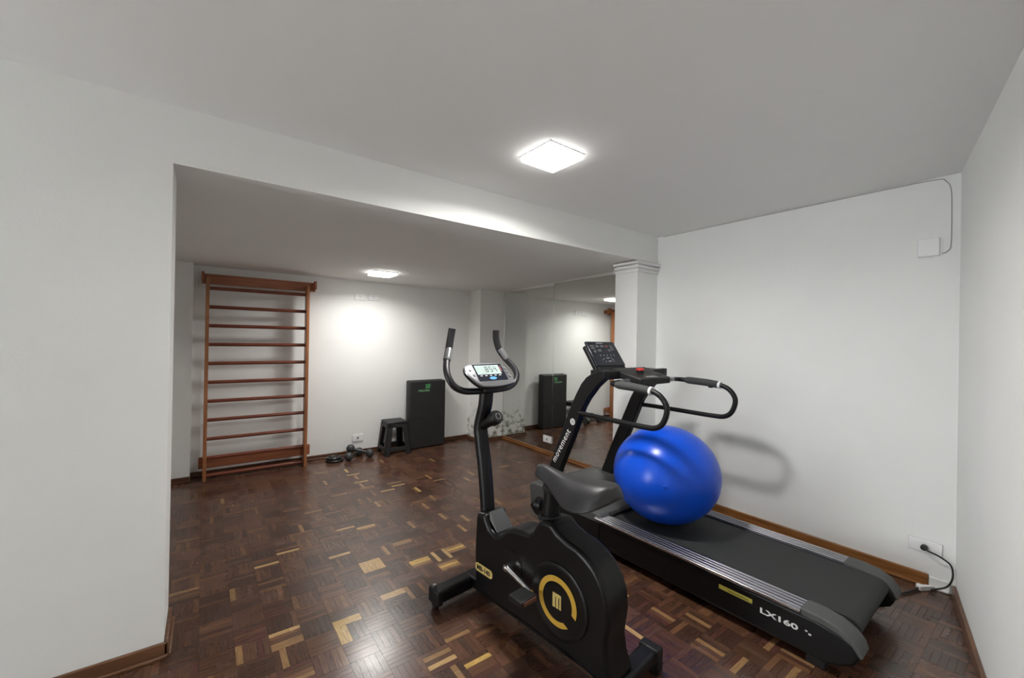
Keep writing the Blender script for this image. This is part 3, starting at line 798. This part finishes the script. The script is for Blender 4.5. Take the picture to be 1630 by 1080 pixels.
# belt with deck, rounded over the rear roller
bp_ = []
for k in range(9):
    a = pi / 2 + pi * k / 8
    bp_.append((.06 + .045 * cos(a), ZD - .055 + .045 * sin(a)))
belt = [(1.70, ZD - .010), (.06, ZD - .010)] + bp_[1:-1] + [(.06, ZD - .10), (1.70, ZD - .10)]
MB().prism(belt, -.275, .275).build('running_belt', 'belt_rubber', TM, smooth=True)
MB().tube([(-.31, .06, ZD - .055), (.31, .06, ZD - .055)], .030, 18).build('rear_roller', 'iron_black', TM, smooth=True)
for sgn in (-1, 1):
    def X(a_, c_): return (min(sgn * a_, sgn * c_), max(sgn * a_, sgn * c_))
    # side panel, slightly tapered under
    o_, i_ = sgn * .405, sgn * .290
    u_ = sgn * .395
    sp = MB().prism([(2.10, .045), (2.10, ZD - .030), (.16, ZD - .030), (.06, ZD - .045), (.012, ZD - .075), (-.008, ZD - .115), (.012, ZD - .155), (.07, .060), (.12, .045)], min(u_, i_), max(u_, i_)).build('side_panel', 'black_paint', TM, bevel=.012, seg=3)
    x0, x1 = X(.398, .285)
    rl = MB().box(x0, x1, .215, 1.48, ZD - .0305, ZD - .006).build('foot_rail', 'dark_rib', TM, bevel=.003)
    for k in range(4):
        xa = sgn * (.300 + .027 * k); x0, x1 = min(xa, xa + sgn * .016), max(xa, xa + sgn * .016)
        MB().box(x0, x1, .215, 1.48, ZD - .0065, ZD).build('rail_rib', 'aluminium', rl, bevel=.002)
    x0, x1 = X(.410, .398)
    MB().box(x0, x1, .215, 1.48, ZD - .020, ZD - .006).build('rail_edge', 'chrome', rl, bevel=.003)
    # rubber end cap curving over the rear
    cap = [(.215, ZD + .002), (.14, ZD + .001), (.075, ZD - .010), (.025, ZD - .034), (-.006, ZD - .068), (-.018, ZD - .105), (-.006, ZD - .108), (.020, ZD - .072), (.07, ZD - .045), (.14, ZD - .034), (.215, ZD - .032)]
    x0, x1 = X(.402, .288)
    MB().prism(cap, x0, x1).build('rear_cap', 'rubber_grey', TM, bevel=.006, seg=3)
    MB().box(sgn * .35 - .03, sgn * .35 + .03, .12, .20, 0, .05).build('levelling_foot', 'black_plastic', TM, bevel=.006)
    MB().lathe([(.02, sgn * .33), (.038, sgn * .335), (.038, sgn * .365), (.02, sgn * .37)], 'X', (0, 2.05, .038), 20).build('transport_wheel', 'black_plastic', TM, smooth=True)
MB().box(-.29, .29, .16, 2.1, .06, .14).build('deck_frame', 'black_paint', TM)
# motor hood
hood = [(1.42, ZD - .02), (1.44, ZD + .016), (1.62, ZD + .032), (1.66, ZD + .045), (2.05, ZD + .055), (2.17, ZD + .050), (2.215, ZD + .02), (2.19, .10), (2.12, .055), (1.45, .06)]
hd = MB().prism(hood, -.395, .395).build('motor_hood', 'hood_plastic', TM, bevel=.014, seg=3)
MB().box(-.30, .30, 1.405, 1.46, ZD - .008, ZD + .012).build('hood_lip', 'black_plastic', hd, bevel=.005)
MB().prism([(1.45, .05), (2.12, .045), (2.19, .10), (2.10, .20), (1.44, .215)], -.402, -.3955).build('hood_skirt', 'black_paint', hd, bevel=.002)
# arched uprights
outer = [(2.05, .28), (1.96, .50), (1.845, .765), (1.735, 1.012), (1.685, 1.104), (1.635, 1.185), (1.588, 1.235), (1.53, 1.270), (1.47, 1.288), (1.42, 1.290)]
inner = [(1.42, 1.232), (1.435, 1.222), (1.495, 1.17), (1.575, 1.076), (1.622, 1.003), (1.722, .765), (1.845, .50), (1.925, .28)]
for sgn in (-1, 1):
    x0, x1 = min(sgn * .400, sgn * .335), max(sgn * .400, sgn * .335)
    MB().prism(outer + inner, x0, x1).build('upright', 'upright_paint', TM, bevel=.008, seg=3)
# cross beam and tray
MB().box(-.340, .340, 1.42, 1.60, 1.228, 1.288).build('cross_beam', 'upright_paint', TM, bevel=.008)
def tq(u, k, dz):      # tray point: u across, k 0 back..1 front
    return (u, 1.50 - .25 * k, 1.300 - .062 * k + dz)
tray = MB().hexa([tq(-.23, 0, -.05), tq(.20, 0, -.05), tq(.17, 1, -.045), tq(-.20, 1, -.045)], [tq(-.23, 0, .004), tq(.20, 0, .004), tq(.17, 1, .004), tq(-.20, 1, .004)]).build('console_tray', 'black_plastic', TM, bevel=.010, seg=3)
MB().hexa([tq(.03, .15, .003), tq(.17, .15, .003), tq(.14, .8, .003), tq(.03, .8, .003)], [tq(.03, .15, .007), tq(.17, .15, .007), tq(.14, .8, .007), tq(.03, .8, .007)]).build('tray_recess', 'black_print', tray, bevel=.004)
MB().hexa([tq(-.10, .82, .004), tq(.03, .82, .004), tq(.03, .93, .004), tq(-.10, .93, .004)], [tq(-.10, .82, .006), tq(.03, .82, .006), tq(.03, .93, .006), tq(-.10, .93, .006)]).build('tray_mark', 'mark_grey', tray)
eb = MB().tube([tq(-.045, .52, .002), tq(-.045, .52, .022)], .024, 18).build('button_base', 'black_plastic', tray, smooth=True)
MB().tube([tq(-.045, .52, .022), tq(-.045, .52, .024), tq(-.045, .52, .034), tq(-.045, .52, .040)], [.020, .031, .031, .020], 22).build('stop_button', 'red_plastic', tray, smooth=True)['label'] = 'round red stop button'
# console display panel
Bm = Vector((-.03, 1.635, 1.285)); Tm = Vector((-.03, 1.785, 1.497))
pu = (Tm - Bm); PH = pu.length; pu.normalize(); pr = Vector((1, 0, 0)); pn = pr.cross(pu)
if pn.y > 0: pn = -pn
def pp_(u, v, w_): return Bm + pr * u + pu * v + pn * w_
def pbox(name, u0, u1, v0, v1, w0, w1, material, par, bev=0):
    return MB().hexa([pp_(u0, v0, w0), pp_(u1, v0, w0), pp_(u1, v1, w0), pp_(u0, v1, w0)], [pp_(u0, v0, w1), pp_(u1, v0, w1), pp_(u1, v1, w1), pp_(u0, v1, w1)]).build(name, material, par, bevel=bev, seg=3)
hs = pbox('console_housing', -.178, .172, -.02, PH - .025, -.050, -.012, 'black_plastic', TM, .012)
cf = pbox('console_display', -.175, .175, .022, PH, -.014, .010, 'panel_navy', TM, .010)
pbox('console_ledge', -.165, .165, -.010, .028, -.03, .004, 'black_plastic', TM, .006)
for u0, u1, v0, v1, mm in ((-.150, -.105, .185, .225, 'mark_grey'), (-.085, -.045, .200, .225, 'mark_grey'), (-.028, .012, .200, .225, 'mark_grey'), (.030, .070, .200, .222, 'mark_red'), (.090, .125, .170, .225, 'mark_grey'),
                           (-.135, -.105, .150, .175, 'mark_grey'), (-.080, -.035, .160, .182, 'mark_grey'), (.045, .080, .160, .182, 'mark_grey')):
    for q in range(3):
        vv = v0 + (v1 - v0) * (q / 3.0)
        pbox('display_row', u0, u1, vv, vv + (v1 - v0) * .17, .0101, .0106, mm, cf)
pbox('display_title', -.06, .02, .237, .242, .0101, .0106, 'mark_light', cf)
for k in range(5):
    pbox('key_mark', -.085 + k * .042, -.076 + k * .042, .115, .128, .0101, .0106, 'mark_grey', cf)
for u, v, q in ((-.055, .088, 1), (-.02, .092, 2), (.0, .092, 2), (.035, .092, 1), (-.075, .078, 1), (.04, .075, 1.5), (-.05, .060, 1), (-.015, .062, 2), (.005, .062, 2), (.045, .060, 1)):
    pbox('key_mark', u, u + .006 * q, v, v + .006, .0101, .0106, 'mark_light', cf)
# handle loops
for sgn in (-1, 1):
    hx = sgn * .405; hy = .045 if sgn < 0 else 0
    path = [(sgn * .15, 1.300, 1.222), (sgn * .26, 1.312, 1.216), (sgn * .345, 1.322, 1.212), (sgn * .388, 1.308, 1.210), (hx, 1.262, 1.208), (hx, 1.10, 1.203), (hx, .985, 1.192), (hx, .918, 1.160), (hx, .880, 1.095), (hx, .902, 1.010), (hx, .955, .966), (hx, 1.05, .958), (hx, 1.30, .960), (sgn * .400, 1.55, .962), (sgn * .385, 1.66, .962)]
    path = [(x, y + (.045 if sgn < 0 and y < 1.5 else 0), z) for x, y, z in path]
    hn = MB().tube(smooth_path(path, 6), .0175, 16).build('handle_loop', 'upright_paint', TM, smooth=True)
    gp = smooth_path(path[4:7], 6)[0:12]
    MB().tube(gp, [.022] + [.027] * (len(gp) - 2) + [.026], 16).build('foam_grip', 'foam_grip', hn, smooth=True)
    e = gp[-1]; dd = (gp[-1] - gp[-2]).normalized()
    MB().tube([e, e + dd * .004, e + dd * .018, e + dd * .020], [.024, .029, .029, .022], 16).build('grip_ring', 'white_ring', hn, smooth=True)
    MB().tube([(sgn * .20, 1.306 + hy, 1.2185), (sgn * .255, 1.312 + hy, 1.2155)], .0195, 14).build('pulse_sensor', 'aluminium', hn, smooth=True)
    MB().tube([(sgn * .262, 1.3125 + hy, 1.2153), (sgn * .305, 1.318 + hy, 1.213)], .0195, 14).build('pulse_sensor', 'aluminium', hn, smooth=True)
    MB().box(hx - .012, hx + .012, 1.045 + hy, 1.075 + hy, 1.166, 1.180).build('brake_lug', 'black_plastic', hn, bevel=.003)
# lettering on the left upright and side panel
du = Vector((0, 1.733 - 1.897, .843 - .564)).normalized(); dv = Vector((0, du.z, -du.y))
text('lettering', 'movement', .069, 'white_print', TM, Vector((-.4006, 1.895, .530)), du, dv, .0006, 1.10, .0)
lc_ = Vector((-.4006, 1.895, .530)) + du * .400 + dv * .024
lg_ = MB()
def lpt(r, a, wv): return lc_ + du * (r * cos(a)) + dv * (r * sin(a)) + Vector((wv, 0, 0))
def ringm(r0, r1, a0, a1, n):
    for k in range(n):
        b0, b1 = a0 + (a1 - a0) * k / n, a0 + (a1 - a0) * (k + 1) / n
        lg_.hexa([lpt(r0, b0, 0), lpt(r1, b0, 0), lpt(r1, b1, 0), lpt(r0, b1, 0)], [lpt(r0, b0, -.001), lpt(r1, b0, -.001), lpt(r1, b1, -.001), lpt(r0, b1, -.001)])
ringm(.019, .0245, 0, 2 * pi, 28)
for k in range(4): ringm(.005, .016, pi / 2 * k + .25, pi / 2 * k + 1.3, 4)
lg_.build('round_emblem', 'white_print', TM)
text('lettering', 'LX160', .036, 'white_print', TM, (-.3960, .395, .135), (0, -1, 0), (0, 0, 1), .0006, 1.0, .0010, 0, 1.75)
MB().box(-.3968, -.394, .187, .197, .150, .156).box(-.3968, -.394, .172, .183, .140, .147).build('print_mark', 'white_print', TM)
stk = MB().box(-.3970, -.394, .43, .60, .158, .180).build('sticker', 'sticker_yellow', TM)
MB().box(-.3975, -.3970, .445, .55, .166, .169).build('sticker_line', 'black_print', stk)
# power lead leaving the rear right corner
MB().tube(smooth_path([(.40, .16, .06), (.52, .085, .025), (.66, .05, .010), (.78, .0, .012), (.86, -.02, .014)]), .006, 10).build('power_lead', 'cable_black', TM, smooth=True)

# ------------------------------------------------------------------ exercise ball resting on the belt
RB = .362; vs = []; fs = []; NU, NV = 48, 28
zb = 0
for j in range(NV + 1):
    ph = pi * j / NV
    for i in range(NU):
        th = 2 * pi * i / NU
        x_, y_, z_ = RB * sin(ph) * cos(th), RB * sin(ph) * sin(th), .925 * RB * cos(ph)
        if z_ < -.905 * RB: z_ = -.905 * RB
        vs.append((x_, y_, z_))
for j in range(NV):
    for i in range(NU):
        fs.append((j * NU + i, j * NU + (i + 1) % NU, (j + 1) * NU + (i + 1) % NU, (j + 1) * NU + i))
BL = empty('exercise_ball', (2.655, 1.715, ZD - .008))
tag(BL, 'large blue inflated exercise ball resting on the treadmill belt', 'exercise ball')
me = MB().add([(x, y, z + .905 * RB) for x, y, z in vs], fs).mesh('ball_skin', 'ball_vinyl')
bm = bmesh.new(); bm.from_mesh(me); bmesh.ops.remove_doubles(bm, verts=bm.verts[:], dist=1e-5); bm.to_mesh(me); bm.free()
for p in me.polygons: p.use_smooth = True
o = bpy.data.objects.new('ball_skin', me); COL.objects.link(o); o.parent = BL
o.modifiers.new('subdiv', 'SUBSURF').levels = 1
# valve plug facing the room
vd = Vector((-.80, -.52, .05)).normalized()
vc = Vector((0, 0, .905 * RB)) + vd * RB * .998
MB().tube([vc - vd * .004, vc + vd * .001, vc + vd * .003], [.014, .013, .009], 16).build('valve', 'ball_vinyl', BL, smooth=True)
